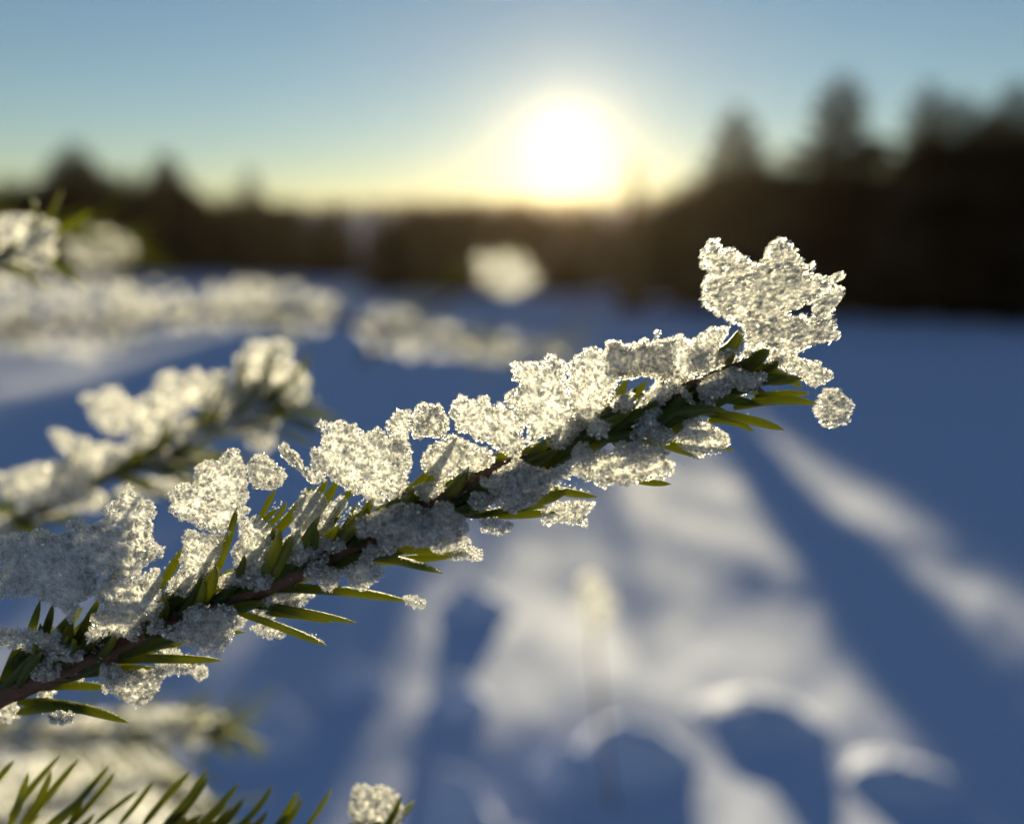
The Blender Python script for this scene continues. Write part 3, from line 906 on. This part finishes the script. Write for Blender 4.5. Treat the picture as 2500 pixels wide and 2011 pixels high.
# frost whiskers along the upper edge of bare needles
whisk = []
for (bx, by), (tx_, ty_), dz, w_ in (((510, 1290), (685, 1356), -1.5, 8), ((800, 1168), (925, 1203), -1.0, 7), ((430, 1265), (700, 1300), .5, 5)):
    for k in range(150):
        u = random.random()
        whisk.append((bx + (tx_ - bx) * u, by + (ty_ - by) * u - w_ * (1 - .4 * u) - 10 * u * (1 - u) + random.uniform(-1.5, 3), D + zoff(bx) + dz * .001 * u + random.uniform(-.0004, .0004)))
whisk = np.array(whisk)
C = at_depth(whisk[:, :2] * VS, whisk[:, 2])
V, F = crystals(C, np.full(len(C), 1.8 * D / FOC) * rng.uniform(.5, 1.3, len(C)), RT * .5 + UP, 2.2)
G_ = []
for b_, t_ in GRAINS:
    for _ in range(random.choice((0, 6, 14, 40))):
        u = random.uniform(.05, .86) ** .8
        G_.append(b_ + (t_ - b_) * u + UP * random.uniform(.0003, .0009) + rng.normal(size=3) * .0002)
for i in range(len(SP) - 1):
    for _ in range(12):
        G_.append(np.array(SP[i].lerp(SP[i + 1], random.random())) + UP * random.uniform(-.0006, .0018) - FWD * random.uniform(.0002, .0016) + rng.normal(size=3) * .0004)
G_ = np.array(G_)
V2, F2 = crystals(G_, 3.6 * D / FOC * rng.uniform(.4, 1.3, len(G_)))
F = np.concatenate([F, F2 + len(V)]); V = np.concatenate([V, V2])
c = V.mean(0)
tag(link('frost_fringe', mesh_from('frost_fringe', V - c, F, [M['ice']], None, False), main, Vector(c) - main.location), 'fine frost fringe along bare needles', None, None, 'stuff')


# ------------------------------------------------------------------ other branches, out of focus
def needles_along(parent, P, n, ln, width, amin=22, amax=55):
    for _ in range(n):
        i = random.randrange(0, len(P) - 1)
        p_ = np.array(P[i].lerp(P[i + 1], random.random()))
        d_ = np.array((P[i + 1] - P[i]).normalized())
        a_ = random.uniform(0, 2 * math.pi)
        side = np.cross(d_, FWD); side /= np.linalg.norm(side)
        rad_v = side * math.cos(a_) + np.cross(side, d_) * math.sin(a_)
        ang_ = math.radians(random.uniform(amin, amax))
        put_needle(parent, p_, p_ + (d_ * math.cos(ang_) + rad_v * math.sin(ang_)) * ln * random.uniform(.8, 1.15), d_, None, width)


def bough(stem_v, z, label, clumps, n_needles, r0=.002, size=9, name='spruce_branch', zs=None, ln=.012, layers=3, thick=.7, core=True, fill=0, fill_r=(16, 34)):
    zs = zs or [z] * len(stem_v)
    pts = [at_depth(px(0, [p_]), q)[0] for p_, q in zip(stem_v, zs)]
    root = thing(name, tuple(pts[0]), label, 'branch')
    _, P = tube('twig', pts, list(np.linspace(r0, r0 * .35, len(pts))), M['bark'], root, 10, .12, 5)
    for crop, poly, dz in clumps:
        frost_clump(root, crop, poly, z + dz, thick=thick, size=size, layers=layers, core=core, facets=.01, ice='dimmed')
    fr_ = random.Random(len(label))
    for k in range(fill):
        u = (k + fr_.random()) / fill
        i_ = u * (len(stem_v) - 1); j_ = min(int(i_), len(stem_v) - 2); w = i_ - j_
        vx = stem_v[j_][0] * (1 - w) + stem_v[j_ + 1][0] * w; vy = stem_v[j_][1] * (1 - w) + stem_v[j_ + 1][1] * w + fr_.uniform(-45, 40)
        ra = fr_.uniform(*fill_r)
        pl_ = [(vx + math.cos(q * .52) * ra * fr_.uniform(.7, 1.25), vy + math.sin(q * .52) * ra * fr_.uniform(.6, 1.0)) for q in range(12)]
        frost_clump(root, 0, [(max(x, 22) if x > 0 else x, y) for x, y in pl_], z + fr_.uniform(-.006, .006), thick=thick, size=size, layers=layers, facets=.01, ice='dimmed')
    needles_along(root, P, n_needles, ln, 1.0)
    return root


bough([(-420, 1300), (-80, 1150), (60, 1085), (230, 1000), (330, 970), (430, 920), (520, 870), (560, 850)], .205,
      'blurred frosted branch behind the sharp one, at middle left', [
    (6, [(1260,850),(1290,790),(1370,765),(1500,765),(1555,800),(1545,900),(1600,930),(1645,960),(1640,1010),(1665,1060),(1600,1120),(1530,1135),(1470,1100),(1400,1060),(1330,1070),(1270,1090),(1230,1000),(1220,940)], 0),
    (6, [(1300,1120),(1360,1080),(1440,1110),(1520,1180),(1500,1220),(1430,1215),(1400,1180),(1320,1180)], 0),
    (6, [(1200,1190),(1290,1190),(1370,1220),(1440,1230),(1435,1300),(1450,1370),(1400,1400),(1330,1370),(1300,1310),(1220,1290)], 0),
    (6, [(640,1120),(740,1080),(800,1000),(830,930),(870,915),(915,970),(920,1020),(940,960),(1030,935),(1060,980),(1110,935),(1160,940),(1210,1010),(1250,1060),(1200,1150),(1100,1170),(1000,1140),(900,1180),(850,1260),(800,1340),(700,1350),(640,1280),(610,1200)], -.004),
    (6, [(360,1090),(400,1070),(450,1080),(500,1040),(570,1030),(620,1080),(650,1140),(610,1220),(590,1300),(520,1290),(440,1220),(400,1140)], 0),
    (6, [(180,1280),(240,1270),(330,1310),(400,1340),(410,1400),(380,1460),(300,1420),(230,1350)], 0),
    (6, [(40,1530),(160,1460),(300,1450),(420,1350),(560,1350),(640,1400),(540,1450),(470,1530),(430,1600),(520,1650),(480,1720),(350,1730),(200,1700),(40,1640)], -.005),
    (6, [(850,1500),(900,1420),(1050,1390),(1150,1430),(1060,1490),(950,1480)], .003),
    (6, [(560,1620),(700,1540),(830,1560),(950,1530),(1000,1580),(900,1640),(740,1650)], .003)],
      110, size=8, ln=.017, fill=26)

# far left, a lit crystal poking in and darker frosted twigs behind it
bough([(-120, 560), (20, 540), (70, 520)], .20, 'frosted twig tip poking in at the left edge',
      [(6, [(30,60),(100,65),(170,75),(215,110),(220,160),(190,220),(215,280),(200,330),(130,355),(60,330),(30,300)], 0)], 14, r0=.0015, size=9, ln=.015)
bough([(-100, 720), (20, 690), (200, 690), (420, 660), (640, 665), (850, 700), (1020, 720), (1180, 735)], .75,
      'long blurred frosted bough crossing the field behind the sharp branch', [
    (0, [(20,560),(100,575),(200,590),(290,620),(300,690),(240,745),(140,750),(20,720)], 0),
    (0, [(250,610),(330,595),(430,605),(520,590),(620,600),(700,620),(740,660),(650,700),(520,690),(380,690),(270,680)], 0),
    (0, [(740,670),(830,645),(880,670),(960,690),(1080,710),(1190,720),(1200,750),(1050,758),(900,745),(780,735)], 0)],
      110, r0=.005, size=16, name='spruce_bough', ln=.05, thick=.5, layers=.5, core=False)
bough([(-100, 480), (40, 480), (160, 500), (290, 540)], .6, 'dim frosted twig behind the left edge, under the far trees',
      [(0, [(150,500),(200,485),(255,500),(285,525),(270,550),(210,556),(160,548),(140,524)], 0)], 40, r0=.003, size=15, ln=.045, layers=.2, core=False)
bough([(760, 760), (840, 690), (930, 640), (1000, 600), (1060, 575)], .8, 'small blurred side shoot with one frost tuft below the sun',
      [(0, [(1000,550),(1050,535),(1110,550),(1130,590),(1080,622),(1010,600)], 0)], 26, r0=.003, size=16, ln=.04, layers=.22, core=False)
bough([(-100, 1560), (60, 1550), (200, 1545), (330, 1540), (470, 1530)], .29, 'frosted twig at lower left, blurred below the sharp branch',
      [(0, [(20,1510),(100,1520),(200,1500),(330,1490),(460,1500),(490,1530),(470,1560),(380,1575),(250,1575),(100,1590),(20,1590)], 0)], 70, r0=.0025, size=11, ln=.022)
bough([(-60, 1760), (100, 1690), (230, 1650), (340, 1640), (430, 1690)], .33, 'pale snow laden twig in the bottom left corner, out of focus',
      [(0, [(20,1620),(120,1590),(230,1575),(330,1595),(400,1640),(450,1700),(480,1760),(20,1780)], 0)], 50, r0=.003, size=12, ln=.024)
# snow mounds on the ground close by
def mound(vx, vy, wpx, hgt, label, seed):
    d = direction(vx * VS, vy * VS); k = -H / d[2]
    cx_, cy_ = d[0] * k, d[1] * k
    rad_ = wpx / 2 / 1867 * k
    v, f = [], []
    nr, nt_ = 14, 36
    for i in range(nr + 1):
        q = i / nr
        for j in range(nt_):
            a_ = 2 * math.pi * j / nt_
            rr_ = rad_ * q * (1 + .22 * noise.noise((math.cos(a_) * 1.3, math.sin(a_) * 1.3, seed)))
            x, y = math.cos(a_) * rr_, math.sin(a_) * rr_ * .8
            z = hgt * (math.cos(q * math.pi) * .5 + .5) * (1 + .35 * noise.noise((x / rad_ * 2, y / rad_ * 2, seed + 5))) + .012 * noise.noise((x * 25, y * 25, seed))
            v.append((x, y, z + ground_z(cx_ + x, cy_ + y) - .012))
        if i:
            for j in range(nt_):
                a0_ = (i - 1) * nt_ + j; a1_ = (i - 1) * nt_ + (j + 1) % nt_
                f.append((a0_, a0_ + nt_, a1_ + nt_, a1_))
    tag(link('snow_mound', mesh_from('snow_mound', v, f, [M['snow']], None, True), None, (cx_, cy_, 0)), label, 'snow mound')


mound(1330, 1610, 330, .13, 'largest snow mound, low right of centre at the bottom, its crest rimmed with sun', 1)
mound(1190, 1640, 170, .11, 'small snow mound leaning against the largest one', 2)
mound(960, 1500, 190, .11, 'snow mound left of the largest one, under the middle of the branch', 3)
mound(740, 1460, 170, .11, 'snow mound below the bare needles of the branch', 4)
mound(960, 1730, 220, .16, 'snow mound at the bottom edge left of the largest one', 5)
mound(560, 1560, 260, .16, 'snow mound in blue shade right of the lower left frosted twig', 6)
mound(1000, 1290, 210, .13, 'distant low snow mound just under the branch', 7)
mound(1600, 1520, 380, .07, 'broad flat snow mound in the sunlit snow at lower right', 8)
mound(1900, 1640, 300, .08, 'broad snow mound near the lower right corner', 9)
bough([(1290, 1700), (1265, 1500), (1250, 1330), (1240, 1230)], .8, 'upright frost tipped shoot under the middle of the branch, out of focus',
      [(0, [(1215,1240),(1250,1210),(1285,1240),(1295,1300),(1260,1335),(1215,1310)], 0)], 8, r0=.002, size=16, ln=.02, layers=.7, core=False)

# green shoot along the bottom edge with bare needles
base = [(-380, 1850), (-60, 1800), (120, 1775), (300, 1765), (480, 1765), (640, 1765), (800, 1765)]
pts = [at_depth(px(0, [p_]), .140)[0] for p_ in base]
low = thing('spruce_shoot', tuple(pts[0]), 'green frost free spruce shoot along the bottom left edge', 'branch')
_, LP = tube('twig', pts, [.0022, .0018, .0017, .0016, .0015, .0013, .0009], M['bark'], low, 10, .12, 5)
for b_, t_ in (((20, 1715), (128, 1588)), ((45, 1735), (108, 1620)), ((60, 1730), (168, 1596)), ((130, 1730), (232, 1610)), ((150, 1735), (245, 1622)),
               ((100, 1735), (205, 1640)), ((250, 1735), (325, 1640)), ((300, 1738), (402, 1622)), ((345, 1735), (436, 1615)), ((360, 1740), (440, 1630)),
               ((410, 1745), (505, 1645)), ((490, 1750), (575, 1650)), ((570, 1755), (628, 1665)), ((630, 1760), (698, 1660)), ((200, 1735), (290, 1665)),
               ((20, 1740), (60, 1625)), ((-40, 1690), (30, 1600))):
    put_needle(low, at_depth(px(0, [b_]), .141)[0], at_depth(px(0, [t_]), .139 + random.uniform(-.002, .003))[0], UP * -1, random.choice((0, 1, 3)), random.uniform(.75, 1.05))
needles_along(low, LP, 60, .008, 1.0, 30, 60)
frost_clump(low, 0, [(740,1662),(760,1648),(780,1660),(800,1652),(830,1664),(850,1700),(840,1750),(800,1775),(760,1760),(735,1710)], .142, thick=.5, size=6, layers=4)

# ------------------------------------------------------------------ added haze for the glare round the sun
x0, x1, y0, y1, z0, z1 = -300, 300, -300, 300, -2.0, 8.5
bm_v = [(x, y, z) for x in (x0, x1) for y in (y0, y1) for z in (z0, z1)]
bm_f = [(0, 1, 3, 2), (4, 6, 7, 5), (0, 4, 5, 1), (2, 3, 7, 6), (0, 2, 6, 4), (1, 5, 7, 3)]
m, t, o = new_mat('glare_haze')  # added volume, its warm scattering stands in for veiling glare over the trees
pv = t.nodes.new('ShaderNodeVolumePrincipled')
pv.inputs['Color'].default_value = (1.0, .84, .68, 1)
pv.inputs['Density'].default_value = .000035
pv.inputs['Anisotropy'].default_value = .94
p2 = t.nodes.new('ShaderNodeVolumeScatter')
p2.inputs['Color'].default_value = (1.0, .80, .66, 1)
p2.inputs['Density'].default_value = .00012
p2.inputs['Anisotropy'].default_value = .75
ad = t.nodes.new('ShaderNodeAddShader')
t.links.new(pv.outputs[0], ad.inputs[0]); t.links.new(p2.outputs[0], ad.inputs[1])
t.links.new(ad.outputs[0], o.inputs['Volume'])
tag(link('haze', mesh_from('haze', bm_v, bm_f, [m])), 'thin haze added to stand in for glare round the low sun', 'haze', None, 'stuff')
